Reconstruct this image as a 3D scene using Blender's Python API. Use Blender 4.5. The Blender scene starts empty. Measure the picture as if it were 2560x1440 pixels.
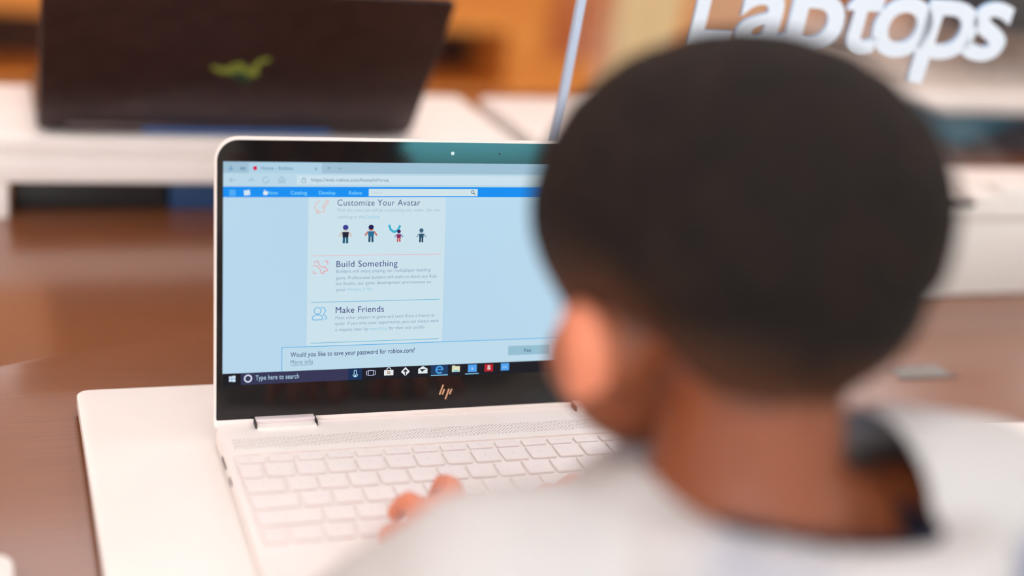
import bpy, bmesh, math, random
from mathutils import Matrix, Vector, noise
random.seed(7)
C = bpy.context.scene
COL = C.collection
PI = math.pi
TZ = 0.80                      # table top height above the floor (m)
ZT = -26.0                     # table top in desk millimetres (0 = keyboard deck of the boy's laptop)
ZF = ZT - TZ * 1000.0          # floor in desk millimetres

def W3(p):                     # desk millimetres -> world metres
    return Vector((p[0] / 1000.0, p[1] / 1000.0, (p[2] - ZT) / 1000.0 + TZ))

# ------------------------------------------------------------------ camera
CAMR = ((0.93827, -0.33080, 0.10079), (-0.02191, -0.34771, -0.93735), (0.34516, 0.87727, -0.33349))
CAMC = (-136.009, -839.602, 408.393)
cam_d = bpy.data.cameras.new('camera')
cam = bpy.data.objects.new('camera', cam_d)
COL.objects.link(cam)
r_, d_, f_ = [Vector(v).normalized() for v in CAMR]
m = Matrix.Identity(4)
for i in range(3):
    m[i][0] = r_[i]; m[i][1] = -d_[i]; m[i][2] = -f_[i]
m.translation = W3(CAMC)
cam.matrix_world = m
cam_d.sensor_width = 36.0
cam_d.lens = 3581.5 * 36.0 / 2560.0
cam_d.clip_start = 0.02
cam_d.clip_end = 60
cam_d.dof.use_dof = True
cam_d.dof.focus_distance = 0.950
cam_d.dof.aperture_fstop = 1.75
C.camera = cam

# ------------------------------------------------------------------ view + world + lamps
vs = C.view_settings
vs.view_transform = 'Standard'; vs.look = 'None'; vs.gamma = 1.0; vs.exposure = 0.0
vs.use_curve_mapping = False
wd = bpy.data.worlds.new('world'); C.world = wd; wd.use_nodes = True
wd.node_tree.nodes['Background'].inputs[0].default_value = (0.9, 0.92, 1.0, 1)
wd.node_tree.nodes['Background'].inputs[1].default_value = 0.3
LAMP = 4.7                     # radiance of the ceiling panels

# ------------------------------------------------------------------ materials
def lin(c):
    r = []
    for v in c:
        v = v / 255.0
        r.append(v / 12.92 if v <= 0.04045 else ((v + 0.055) / 1.055) ** 2.4)
    return (r[0], r[1], r[2], 1.0)

MATS = {}
def mat(name, rgb, rough=0.5, metal=0.0, spec=0.5, emit=None, es=1.0, coat=0.0, sss=0.0):
    if name in MATS: return MATS[name]
    mt = bpy.data.materials.new(name); mt.use_nodes = True
    b = mt.node_tree.nodes['Principled BSDF']
    b.inputs['Base Color'].default_value = lin(rgb)
    b.inputs['Roughness'].default_value = rough
    b.inputs['Metallic'].default_value = metal
    b.inputs['Specular IOR Level'].default_value = spec
    b.inputs['Coat Weight'].default_value = coat
    if sss:
        b.inputs['Subsurface Weight'].default_value = sss
        b.inputs['Subsurface Radius'].default_value = (0.006, 0.0025, 0.0015)
    if emit is not None:
        b.inputs['Emission Color'].default_value = lin(emit)
        b.inputs['Emission Strength'].default_value = es
    MATS[name] = mt
    return mt

def glow(name, rgb, s=1.0):    # lit pixels of a screen
    if name in MATS: return MATS[name]
    mt = bpy.data.materials.new(name); mt.use_nodes = True
    nt = mt.node_tree; nt.nodes.clear()
    e = nt.nodes.new('ShaderNodeEmission'); o = nt.nodes.new('ShaderNodeOutputMaterial')
    e.inputs[0].default_value = lin(rgb); e.inputs[1].default_value = s
    nt.links.new(e.outputs[0], o.inputs[0])
    MATS[name] = mt
    return mt

def noise_mat(name, c1, c2, scale=(1, 1, 1), rough=0.5, detail=4.0, bump=0.0, lo=0.35, hi=0.65, nscale=1.0, spec=0.5, metal=0.0, coat=0.0):
    mt = bpy.data.materials.new(name); mt.use_nodes = True
    nt = mt.node_tree; b = nt.nodes['Principled BSDF']
    tc = nt.nodes.new('ShaderNodeTexCoord'); mp = nt.nodes.new('ShaderNodeMapping')
    mp.inputs['Scale'].default_value = scale
    nz = nt.nodes.new('ShaderNodeTexNoise'); nz.inputs['Scale'].default_value = nscale; nz.inputs['Detail'].default_value = detail
    rp = nt.nodes.new('ShaderNodeValToRGB')
    rp.color_ramp.elements[0].position = lo; rp.color_ramp.elements[0].color = lin(c1)
    rp.color_ramp.elements[1].position = hi; rp.color_ramp.elements[1].color = lin(c2)
    nt.links.new(tc.outputs['Object'], mp.inputs[0]); nt.links.new(mp.outputs[0], nz.inputs['Vector'])
    nt.links.new(nz.outputs['Fac'], rp.inputs[0]); nt.links.new(rp.outputs[0], b.inputs['Base Color'])
    b.inputs['Roughness'].default_value = rough; b.inputs['Specular IOR Level'].default_value = spec
    b.inputs['Coat Weight'].default_value = coat; b.inputs['Coat Roughness'].default_value = 0.14; b.inputs['Metallic'].default_value = metal
    if bump:
        bp = nt.nodes.new('ShaderNodeBump'); bp.inputs['Strength'].default_value = bump; bp.inputs['Distance'].default_value = 0.002
        nt.links.new(nz.outputs['Fac'], bp.inputs['Height']); nt.links.new(bp.outputs[0], b.inputs['Normal'])
    MATS[name] = mt
    return mt

def glass_mat(name, tint, gloss=0.06):
    mt = bpy.data.materials.new(name); mt.use_nodes = True
    nt = mt.node_tree; nt.nodes.clear()
    t = nt.nodes.new('ShaderNodeBsdfTransparent'); g = nt.nodes.new('ShaderNodeBsdfGlossy'); mx = nt.nodes.new('ShaderNodeMixShader')
    o = nt.nodes.new('ShaderNodeOutputMaterial')
    t.inputs[0].default_value = tint; g.inputs['Roughness'].default_value = 0.03; mx.inputs[0].default_value = gloss
    nt.links.new(t.outputs[0], mx.inputs[1]); nt.links.new(g.outputs[0], mx.inputs[2]); nt.links.new(mx.outputs[0], o.inputs[0])
    MATS[name] = mt
    return mt

M_white = noise_mat('white_lacquer', (240, 230, 224), (244, 235, 229), nscale=8, rough=0.38)
M_ceramic = noise_mat('white_ceramic_metal', (243, 230, 224), (246, 234, 228), nscale=30, rough=0.42)
M_key = mat('key_plastic', (239, 225, 221), 0.5)
M_legend = mat('key_print', (212, 199, 196), 0.6)
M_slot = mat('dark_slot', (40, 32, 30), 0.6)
M_glassblk = mat('black_glass', (20, 20, 21), 0.08, spec=0.5)
M_gold = mat('pale_gold', (236, 190, 150), 0.3, metal=0.6)
M_wood = noise_mat('dark_table_wood', (122, 71, 41), (139, 82, 48), scale=(3, 160, 10), nscale=5, detail=6, rough=0.3, lo=0.3, hi=0.72, bump=0.05, spec=0.5, coat=0.5)
M_blacklid = noise_mat('black_anodised', (82, 70, 70), (90, 76, 76), nscale=40, rough=0.34, metal=0.9)
M_orange = noise_mat('honey_wood', (222, 132, 48), (240, 156, 68), scale=(1, 1, 6), nscale=2.0, rough=0.5)
M_orange2 = noise_mat('red_honey_wood', (186, 96, 44), (206, 118, 60), scale=(1, 1, 5), nscale=2.0, rough=0.5)
M_niche = noise_mat('dark_niche_wood', (58, 32, 18), (84, 48, 26), nscale=3, rough=0.6)
M_pale = noise_mat('pale_maple', (226, 192, 134), (234, 204, 150), scale=(6, 6, 1), nscale=2, rough=0.5)
M_peach = noise_mat('peach_board', (214, 160, 118), (226, 176, 136), nscale=3, rough=0.6)
M_floor = noise_mat('beige_stone', (206, 197, 188), (216, 208, 200), nscale=1.5, rough=0.6, spec=0.3)
M_wall = noise_mat('warm_wall', (222, 212, 202), (230, 220, 210), nscale=1.2, rough=0.7)
M_ceil = noise_mat('white_ceiling', (226, 222, 216), (232, 228, 222), nscale=2, rough=0.8)
M_dark = mat('charcoal_fabric', (42, 40, 46), 0.7)
M_steel = noise_mat('brushed_nickel', (130, 122, 118), (140, 132, 128), scale=(40, 1, 1), nscale=3, rough=0.5)

# ------------------------------------------------------------------ object helpers (all shapes in desk millimetres)
ORG = {}
def link(o):
    COL.objects.link(o); return o
def thing(name, label, cat, org, group=None):
    o = link(bpy.data.objects.new(name, None)); o.location = W3(org); o.empty_display_size = 0.02
    o['label'] = label; o['category'] = cat
    if group: o['group'] = group
    ORG[o] = Vector(org)
    return o
def to_mesh(bm, name, org, smooth=True):
    for v in bm.verts: v.co = (v.co - org) * 0.001
    bmesh.ops.recalc_face_normals(bm, faces=bm.faces)
    me = bpy.data.meshes.new(name); bm.to_mesh(me); bm.free()
    if smooth:
        me.polygons.foreach_set('use_smooth', [True] * len(me.polygons))
        try: me.set_sharp_from_angle(angle=math.radians(38))
        except Exception: pass
    return me
def part(name, bm, mt, parent, label=None, smooth=True):
    org = ORG[parent]
    o = link(bpy.data.objects.new(name, to_mesh(bm, name, org, smooth)))
    for x in (mt if isinstance(mt, (list, tuple)) else [mt]): o.data.materials.append(x)
    o.parent = parent; ORG[o] = org
    if label: o['label'] = label
    return o
def solo(name, bm, mt, label, cat, org, group=None, smooth=True):
    o = link(bpy.data.objects.new(name, to_mesh(bm, name, Vector(org), smooth)))
    o.location = W3(org); o.data.materials.append(mt)
    o['label'] = label; o['category'] = cat
    if group: o['group'] = group
    ORG[o] = Vector(org)
    return o
def structure(name, bm, mt):
    o = link(bpy.data.objects.new(name, to_mesh(bm, name, Vector((0, 0, ZF)), False)))
    o.location = W3((0, 0, ZF)); o.data.materials.append(mt); o['kind'] = 'structure'
    return o

# ------------------------------------------------------------------ shape helpers
def rpoly(x0, x1, y0, y1, r, n=6):
    if r <= 0: return [(x0, y0), (x1, y0), (x1, y1), (x0, y1)]
    pts = []
    for cx, cy, a0 in ((x1 - r, y0 + r, -PI / 2), (x1 - r, y1 - r, 0), (x0 + r, y1 - r, PI / 2), (x0 + r, y0 + r, PI)):
        for i in range(n + 1):
            a = a0 + PI / 2 * i / n
            pts.append((cx + r * math.cos(a), cy + r * math.sin(a)))
    return pts
def merge(dst, src):
    me = bpy.data.meshes.new('tmp'); src.to_mesh(me); src.free(); dst.from_mesh(me); bpy.data.meshes.remove(me)
    return dst
def prism(poly, z0, z1, bev=0.0, seg=2, bm=None, M=None, bottom=True):
    b = bmesh.new()
    vs_ = [b.verts.new((p[0], p[1], z0)) for p in poly]
    f = b.faces.new(vs_)
    ret = bmesh.ops.extrude_face_region(b, geom=[f])
    up = [g for g in ret['geom'] if isinstance(g, bmesh.types.BMVert)]
    for v in up: v.co.z = z1
    if bev > 0:
        ed = [e for e in b.edges if abs(e.verts[0].co.z - e.verts[1].co.z) < 1e-6 and (bottom or e.verts[0].co.z == z1)]
        bmesh.ops.bevel(b, geom=ed, offset=bev, segments=seg, affect='EDGES', profile=0.5)
    if M is not None: bmesh.ops.transform(b, matrix=M, verts=b.verts)
    return merge(bm, b) if bm is not None else b
def box(x0, x1, y0, y1, z0, z1, bev=0.0, bm=None, M=None):
    b = bmesh.new()
    bmesh.ops.create_cube(b, size=1.0)
    for v in b.verts:
        v.co = Vector(((x0 + x1) / 2 + v.co.x * (x1 - x0), (y0 + y1) / 2 + v.co.y * (y1 - y0), (z0 + z1) / 2 + v.co.z * (z1 - z0)))
    if bev > 0: bmesh.ops.bevel(b, geom=list(b.edges), offset=bev, segments=3, affect='EDGES', profile=0.5)
    if M is not None: bmesh.ops.transform(b, matrix=M, verts=b.verts)
    return merge(bm, b) if bm is not None else b
def cyl(c, r0, r1, z0, z1, n=32, bm=None, M=None):
    b = bmesh.new()
    bmesh.ops.create_cone(b, cap_ends=True, segments=n, radius1=r0, radius2=r1, depth=z1 - z0)
    bmesh.ops.translate(b, verts=b.verts, vec=(c[0], c[1], (z0 + z1) / 2))
    if M is not None: bmesh.ops.transform(b, matrix=M, verts=b.verts)
    return merge(bm, b) if bm is not None else b
def flat(poly, z, bm, M=None):             # thin printed/lit patch
    return prism(poly, z, z + 0.04, 0, bm=bm, M=M)
def ell(bm, c, s, M=None, sub=3, R=None):
    b = bmesh.new(); bmesh.ops.create_icosphere(b, subdivisions=sub, radius=1.0)
    T = Matrix.Translation(c) @ (R.to_4x4() if R is not None else Matrix.Identity(4)) @ Matrix.Diagonal((s[0], s[1], s[2], 1))
    if M is not None: T = M @ T
    bmesh.ops.transform(b, matrix=T, verts=b.verts)
    return merge(bm, b)
def capsule(bm, p0, p1, r0, r1, M=None, sq=(1, 1, 1)):
    b = bmesh.new()
    for p, r in ((p0, r0), (p1, r1)):
        t = bmesh.new(); bmesh.ops.create_icosphere(t, subdivisions=3, radius=1.0)
        bmesh.ops.transform(t, matrix=Matrix.Translation(p) @ Matrix.Diagonal((r * sq[0], r * sq[1], r * sq[2], 1)), verts=t.verts)
        merge(b, t)
    h = bmesh.ops.convex_hull(b, input=b.verts)
    kill = set(h['geom_interior']) | set(h['geom_unused'])
    bmesh.ops.delete(b, geom=[g for g in kill if isinstance(g, bmesh.types.BMVert)], context='VERTS')
    hull = set(g for g in h['geom'] if isinstance(g, bmesh.types.BMFace))
    bmesh.ops.delete(b, geom=[f for f in b.faces if f not in hull], context='FACES_ONLY')
    if M is not None: bmesh.ops.transform(b, matrix=M, verts=b.verts)
    return merge(bm, b)
def voxel(bm, size, smooth_it=6, fac=0.5):   # fuse overlapping volumes into one continuous surface
    me = bpy.data.meshes.new('vox'); bm.to_mesh(me); bm.free()
    o = link(bpy.data.objects.new('vox', me))
    rm = o.modifiers.new('r', 'REMESH'); rm.mode = 'VOXEL'; rm.voxel_size = size; rm.adaptivity = 0
    sm = o.modifiers.new('s', 'SMOOTH'); sm.factor = fac; sm.iterations = smooth_it
    dg = bpy.context.evaluated_depsgraph_get(); dg.update()
    m2 = bpy.data.meshes.new_from_object(o.evaluated_get(dg))
    b = bmesh.new(); b.from_mesh(m2)
    bpy.data.objects.remove(o); bpy.data.meshes.remove(me); bpy.data.meshes.remove(m2)
    return b

_tc = {}
def text_bm(s, bold=0.0, space=1.0, extrude=0.0):
    cu = bpy.data.curves.new('t', 'FONT'); cu.body = s; cu.size = 1.0; cu.offset = bold; cu.space_character = space
    cu.extrude = extrude; cu.resolution_u = 6
    o = link(bpy.data.objects.new('t', cu))
    dg = bpy.context.evaluated_depsgraph_get(); dg.update()
    me = bpy.data.meshes.new_from_object(o.evaluated_get(dg))
    b = bmesh.new(); b.from_mesh(me)
    bpy.data.objects.remove(o); bpy.data.curves.remove(cu); bpy.data.meshes.remove(me)
    return b
CAP = None
def cap_h():
    global CAP
    if CAP is None:
        b = text_bm('H'); CAP = max(v.co.y for v in b.verts); b.free()
    return CAP
def write(dst, s, x, y, width, cap, z=0.0, bold=0.0, space=1.0, M=None):
    """text with its left end at x, baseline y, scaled to the given width and capital height"""
    b = text_bm(s, bold, space)
    x0 = min(v.co.x for v in b.verts); x1 = max(v.co.x for v in b.verts)
    ky = cap / cap_h(); kx = width / (x1 - x0) if width else ky
    for v in b.verts: v.co = Vector((x + (v.co.x - x0) * kx, y + v.co.y * ky, z))
    if M is not None: bmesh.ops.transform(b, matrix=M, verts=b.verts)
    return merge(dst, b)
def stroke(pts, w, closed=False):           # outline of a thick polyline, as quads
    out = []
    n = len(pts); rng = range(n if closed else n - 1)
    for i in rng:
        a = Vector(pts[i]); c = Vector(pts[(i + 1) % n]); d = (c - a)
        if d.length < 1e-6: continue
        d.normalize(); k = Vector((-d.y, d.x)) * w / 2; e = d * w * 0.3
        out.append([a - e + k, a - e - k, c + e - k, c + e + k])
    return out
def circ(cx, cy, rx, ry=None, n=24, a0=0, a1=2 * PI):
    ry = rx if ry is None else ry
    full = abs(a1 - a0 - 2 * PI) < 1e-6
    return [(cx + rx * math.cos(a0 + (a1 - a0) * i / (n if full else n - 1)), cy + ry * math.sin(a0 + (a1 - a0) * i / (n if full else n - 1))) for i in range(n)]

# ================================================================== the room
structure('floor', box(-5000, 11000, -4500, 7500, ZF - 60, ZF), M_floor)
structure('wall_back', box(-5000, 11000, 7500, 7600, ZF, ZF + 3400), M_orange)
structure('wall_left', box(-5100, -5000, -4500, 7500, ZF, ZF + 3400), M_wall)
structure('wall_right', box(11000, 11100, -4500, 7500, ZF, ZF + 3400), M_ceil)
structure('wall_front', box(-5000, 11000, -4600, -4500, ZF, ZF + 3400), M_wall)
structure('ceiling', box(-5100, 11100, -4600, 7600, ZF + 3400, ZF + 3460), M_ceil)

# unseen fill panel added to brighten the fronts, and a lit teal advertising screen on the same wall
o = structure('fill_panel', box(-4700, -200, -4498, -4480, 150, 2000), mat('fill_glow', (235, 240, 245), 0.2, emit=(246, 249, 255), es=4.4))
t = thing('wall_screen', 'large teal glowing screen hanging on the wall behind the boy', 'screen', (1465, -4495, 900))
part('bezel', box(900, 2030, -4499, -4460, 670, 1330, 6), mat('screen_bezel', (24, 24, 26), 0.4), t)
part('screen', box(920, 2010, -4462, -4457, 690, 1310), glow('teal_advert', (90, 170, 180), 18.0), t)

M_panel = mat('lamp_diffuser', (250, 246, 240), 0.6, emit=(250, 250, 255), es=LAMP)
M_frame = mat('lamp_frame', (225, 224, 222), 0.5)
lamp0 = None
for ix in range(-2, 6):
    for iy in range(-2, 5):
        ox, oy = ix * 1800.0 + 300, iy * 1800.0 + 100
        lab = 'square white ceiling panel lamp set flush in the ceiling above the shop floor'
        if lamp0 is None:
            t = thing('ceiling_light', lab, 'ceiling light', (ox, oy, ZF + 3400), 'ceiling panel lamps')
            b = box(ox - 410, ox + 410, oy - 410, oy + 410, ZF + 3385, ZF + 3399)
            part('frame', b, M_frame, t)
            part('diffuser', box(ox - 380, ox + 380, oy - 380, oy + 380, ZF + 3378, ZF + 3385), M_panel, t)
            lamp0 = t
        else:
            c = lamp0.copy(); COL.objects.link(c); c.location = W3((ox, oy, ZF + 3400))
            for ch in list(lamp0.children):
                k = ch.copy(); COL.objects.link(k); k.parent = c

# ================================================================== display table
t = thing('display_table', 'long dark brown wooden display table carrying all the laptops', 'table', (400, 400, ZF))
part('tabletop', prism(rpoly(-1300, 2300, -290, 1118, 8), ZT - 45, ZT, 2.5), M_wood, t)
for x in (-1200, 2200):
    for y in (-200, 1020):
        part('leg', box(x - 45, x + 45, y - 45, y + 45, ZF, ZT - 45, 3), M_wood, t)

# cable cover set into the table
t = thing('cable_cover', 'small brushed grey metal cable cover flush in the table right of the boy', 'cable cover', (601, 82, ZT))
part('cover_plate', prism(rpoly(576, 627, 71, 94, 2), ZT, ZT + 0.6, 0.2), M_steel, t)
part('rim', prism(rpoly(572, 631, 67, 71, 1), ZT, ZT + 1.0, 0.2), mat('cover_rim', (104, 94, 90), 0.6), t)

# ================================================================== white platforms
def platform(x0, x1, y0, y1, label, z0=ZT, z1=-12.0, r=9):
    t = thing('display_platform', label, 'display platform', ((x0 + x1) / 2, (y0 + y1) / 2, ZT), 'flat white laptop platforms on the table')
    part('plate', prism(rpoly(x0, x1, y0, y1, r), z0 + 5, z1, 1.2, 3), M_white, t)
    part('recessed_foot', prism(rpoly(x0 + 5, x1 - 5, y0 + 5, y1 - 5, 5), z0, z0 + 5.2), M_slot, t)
    return t
platform(-79.5, 392, -262, 90.3, 'flat white platform beneath the white laptop the boy is using')
platform(449, 900, -300, -47, 'flat white platform behind the boy\'s right shoulder, its back edge in focus', r=8)
platform(-600, -125, -300, -118, 'flat white platform showing only its rounded corner at the bottom left', r=12)

# ================================================================== left riser + black laptop
def open_riser(x0, x1, y0, y1, label, legs, rail=True):
    t = thing('display_riser', label, 'display riser', ((x0 + x1) / 2, (y0 + y1) / 2, ZT), 'white raised laptop stands')
    part('top_slab', prism(rpoly(x0, x1, y0 + 1.4, y1, 10), 34, 54, 3.5, 4), M_white, t)
    if rail: part('front_rail', prism(rpoly(x0 + 3, x1 - 3, y0, y1 - 4, 8), 9.5, 34.2, 1.5, 3), M_white, t)
    for x in legs:
        for y in ((y0 + 2, y1 - 31) if y1 - y0 > 100 else (y0 + 14,)):
            part('leg', prism(rpoly(x, x + 37, y, y + 24, 4), ZT, 10.5 if rail else 34.5, 0.8), M_white, t)
    return t
open_riser(-500, 389, 514.6, 731, 'long white raised stand carrying the black laptop, open underneath', (-150, 344))
open_riser(414, 800, 514.6, 731, 'white raised stand close right of the one carrying the black laptop', (420, 750))
open_riser(985, 1600, 790, 842, 'thin white raised stand at the far right, dark and teal underneath', (1540,), False)
solo('teal_box', box(1010, 1530, 834, 880, ZT, 32, 3), mat('teal_card', (64, 128, 152), 0.5), 'teal box lying under the thin white stand at the far right', 'box', (1270, 857, ZT))
solo('navy_bag', prism([(1180, -26), (1530, -26), (1530, 33), (1345, 33), (1325, 28), (1190, -18)], 0, 34, 3, M=Matrix(((1, 0, 0, 0), (0, 0, -1, 829), (0, 1, 0, 0), (0, 0, 0, 1)))), mat('navy_cloth', (30, 34, 46), 0.8), 'dark navy bag with a sloping side in front of the teal box', 'bag', (1355, 812, ZT))
solo('reflection_block', box(37, 330, 545, 640, ZT, 6, 2), mat('reflection_navy', (24, 66, 112), 0.5), 'low navy block standing in for a blue reflection under the left white riser', 'box', (183, 592, ZT))  # blue reflection under the riser, put in as a coloured block
solo('shade_block', box(-109, 34, 545, 640, ZT, 5, 3), mat('shade_black', (22, 21, 22), 0.5), 'black block standing in for the shade under the left white riser', 'shade block', (-37, 592, ZT))  # shade in the gap under the riser, put in as a black block

LX0, LX1 = -87.0, 275.0
th = math.radians(36.6)
t = thing('black_laptop', 'black laptop seen from behind with a green emblem on its leaning lid', 'laptop', (94, 620, 54))
part('base', prism(rpoly(LX0, LX1, 534, 726, 10), 56, 69, 2.5, 3), M_blacklid, t)
for x in (LX0 + 30, LX1 - 60):
    for y in (545, 705):
        part('rubber_foot', prism(rpoly(x, x + 30, y, y + 6, 2), 54, 56.2), M_slot, t)
# lid frame: u right as seen from the camera, v up the lid, w outward to the camera
Ml = Matrix(((1, 0, 0, 0), (0, -math.sin(th), -math.cos(th), 531), (0, math.cos(th), -math.sin(th), 58), (0, 0, 0, 1)))
lid = part('lid', prism(rpoly(LX0, LX1, 0, 192, 9), -5, 0, 1.6, 3, M=Ml), M_blacklid, t)
part('screen', prism(rpoly(LX0 + 8, LX1 - 8, 12, 184, 2), -5.3, -5.0, M=Ml), glow('night_blue_screen', (30, 90, 170), 1.0), lid)
part('hinge_cover', box(LX0 + 24, LX1 - 24, 526, 540, 57, 67, 3), M_blacklid, t)
part('painted_hinge_glow', box(8, 190, 525, 527, 57.5, 60.5, .4), glow('painted_blue_glow', (46, 98, 160)), t, 'blue glow line put in as an emissive strip')  # blue glow below the lid, put in as an emissive line
# three-headed snake emblem, green
g = bmesh.new()
def snake(pts, w):
    for q in stroke(pts, w): flat([(p.x, p.y) for p in q], 0.05, g, Ml)
cx, cy = 89.0, 88.0
snake([(cx - 24, cy + 4), (cx - 17, cy + 1), (cx - 9, cy + 3), (cx - 4, cy + 8), (cx + 1, cy + 9), (cx + 5, cy + 3)], 5.0)
snake([(cx - 18, cy - 1), (cx - 8, cy - 2), (cx, cy + 2), (cx + 8, cy + 1)], 4.4)
snake([(cx + 25, cy + 17), (cx + 18, cy + 14), (cx + 14, cy + 6), (cx + 16, cy - 3), (cx + 11, cy - 5)], 5.5)
snake([(cx + 4, cy + 2), (cx + 10, cy - 1), (cx + 15, cy + 3)], 5.0)
part('emblem', g, glow('emblem_green', (128, 128, 54), 0.8), lid)
g = bmesh.new()
snake([(cx - 6, cy - 5), (cx + 2, cy - 6), (cx + 8, cy - 5)], 3.2)
snake([(cx - 2, cy - 9), (cx + 6, cy - 10), (cx + 10, cy - 13)], 2.6)
snake([(cx + 8, cy - 14), (cx + 10, cy - 19)], 2.2)
part('emblem', g, glow('emblem_deep_green', (44, 80, 54), 0.7), lid)

# ================================================================== right riser + grey laptop on it
t = thing('display_riser', 'tall solid white riser right of the boy with a closed front', 'display riser', (1000, 320, ZT))
part('body', prism(rpoly(640, 1500, 250.6, 392, 6), ZT + 1.5, 52, 1.0, 2), M_white, t)
part('top_slab', prism(rpoly(638, 1502, 249.5, 394, 8), 52, 65.5, 2.5, 3), M_white, t)
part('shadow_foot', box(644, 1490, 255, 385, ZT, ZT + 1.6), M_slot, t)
t = thing('security_stand', 'low white anti-theft stand at the front edge of the right riser', 'security stand', (830, 275, 65.5))
part('base', prism(rpoly(764, 920, 254, 300, 4), 65.5, 74, 1.5, 3), M_white, t)
part('clamp', prism(rpoly(800, 900, 262, 290, 3), 74, 81, 2, 3), M_white, t)
solo('alarm_sensor', box(716, 761, 251.5, 262, 65.5, 70.5, 1), mat('sensor_black', (30, 26, 26), 0.5), 'small black alarm sensor beside the white security stand', 'sensor', (738, 257, 65.5))

# ================================================================== clear "Laptops" sign
ph, ta = math.radians(1.0), math.radians(-10.5)
U = Vector((math.cos(ph), -math.sin(ph), 0)); NB = Vector((math.sin(ph), math.cos(ph), 0))
V = Vector((0, 0, 1)) * math.cos(ta) + NB * math.sin(ta); Nf = U.cross(V)      # Nf faces the camera side
SO = Vector((363.3, 126.9, 234.9))                                             # lower left corner of the L
Mg = Matrix(((U.x, V.x, Nf.x, SO.x), (U.y, V.y, Nf.y, SO.y), (U.z, V.z, Nf.z, SO.z), (0, 0, 0, 1)))
vb = (ZT + 8 - SO.z) / V.z
t = thing('clear_sign', 'clear acrylic sign with white raised lettering reading Laptops', 'sign', SO + V * vb + U * 140 - Vector((0, 0, 8)))
SX0, SX1, SV1 = -87.0, 640.0, 150.0
pn = part('panel', prism([(SX0, vb), (SX1, vb), (SX1, SV1), (SX0, SV1)], -6, 0, M=Mg), glass_mat('clear_acrylic', (0.985, 0.99, 0.99, 1), 0.03), t)
M_edge = mat('polished_edge', (196, 212, 236), 0.25, emit=None)
for x in (SX0 - 5.5, SX1):
    part('edge', prism([(x, vb), (x + 5.5, vb), (x + 5.5, SV1), (x, SV1)], -6.5, 0.5, 0.3, M=Mg), M_edge, t, 'pale blue polished edge')
cxs = SO + V * vb
part('foot', box(cxs.x + SX0, cxs.x + SX1, cxs.y - 22, cxs.y + 22, ZT, ZT + 8.2, 1), MATS['clear_acrylic'], t)
M_let = mat('white_lettering', (232, 242, 254), 0.4)
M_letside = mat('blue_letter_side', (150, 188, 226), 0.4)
lets = [('L', 0, 35), ('a', 37.5, 42), ('p', 80, 48), ('t', 127.5, 33), ('o', 155, 53), ('p', 200, 51), ('s', 244, 38)]
XH = 43.5                                                                      # x height
bt = text_bm('x'); xh0 = max(v.co.y for v in bt.verts); bt.free()
for ch, lx, lw in lets:
    b = text_bm(ch, bold=0.022)
    bb = text_bm(ch, bold=0.022, extrude=0.5)
    x0 = min(v.co.x for v in b.verts); x1 = max(v.co.x for v in b.verts)
    b.free()
    for v in bb.verts:
        v.co = Vector((lx + (v.co.x - x0) * lw / (x1 - x0), v.co.y * XH / xh0, 1.5 + v.co.z * 3.0))
    bb.normal_update()
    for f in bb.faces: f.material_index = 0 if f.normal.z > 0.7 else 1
    bmesh.ops.transform(bb, matrix=Mg, verts=bb.verts)
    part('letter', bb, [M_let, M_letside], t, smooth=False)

# ================================================================== the boy's laptop
LW, LD = 313.5, 218.0
t = thing('white_laptop', 'white convertible laptop the boy is using, browser page open on its screen', 'laptop', (LW / 2, -110, -12))
lap = t
part('base', prism(rpoly(0, LW, -LD, -1, 9), -10.5, -1.2, 2.2, 3), M_ceramic, t)
for x in (40, 270):
    for y in (-30, -195):
        part('rubber_foot', cyl((x, y), 7, 7, -12, -10.4), M_slot, t)
# deck plate with the keyboard well cut out
def plate_with_hole(outer, inner, z0, z1):
    b = bmesh.new(); es = []
    for loop in (outer, inner):
        vv = [b.verts.new((p[0], p[1], z0)) for p in loop]
        for i in range(len(vv)): es.append(b.edges.new((vv[i], vv[(i + 1) % len(vv)])))
    bmesh.ops.triangle_fill(b, use_beauty=True, use_dissolve=False, edges=es)
    r = bmesh.ops.extrude_face_region(b, geom=list(b.faces))
    for v in r['geom']:
        if isinstance(v, bmesh.types.BMVert): v.co.z = z1
    return b
part('deck', plate_with_hole(rpoly(0.6, LW - 0.6, -LD + .6, -1.4, 8.6), rpoly(4.2, LW - 4.2, -155.2, -43.6, 3), -1.25, 0), M_ceramic, t)
part('touchpad', prism(rpoly(98, 215, -212, -166, 2), 0, 0.25, 0.1), M_key, t)
# hinges
for x0, x1 in ((26, 64.6), (LW - 64.6, LW - 26)):
    h = part('hinge', prism(rpoly(x0, x1, -12.3, -5.4, 0.8), -0.6, 1.7, 0.5), M_white, t)
    part('hinge_gap', box(x0 - 0.9, x0 - 0.1, -9.5, -1, 0.0, 3.4), M_slot, h)
    part('hinge_gap', box(x1 + 0.1, x1 + 0.9, -9.5, -1, 0.0, 3.4), M_slot, h)
    part('hinge_barrel', box(x0, x1, -5.4, 0.5, 0.2, 4.2, 0.6), mat('hinge_metal', (232, 218, 218), 0.35, metal=0.15), h)
# ports on the left flank
for y0, y1 in ((-52, -36), (-74, -64)):
    part('port', prism(rpoly(y0, y1, -6.4, -3.6, 1.3), 0, 0.5, M=Matrix(((0, 0, 1, -0.35), (1, 0, 0, 0), (0, 1, 0, 0), (0, 0, 0, 1)))), M_slot, t)
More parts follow.
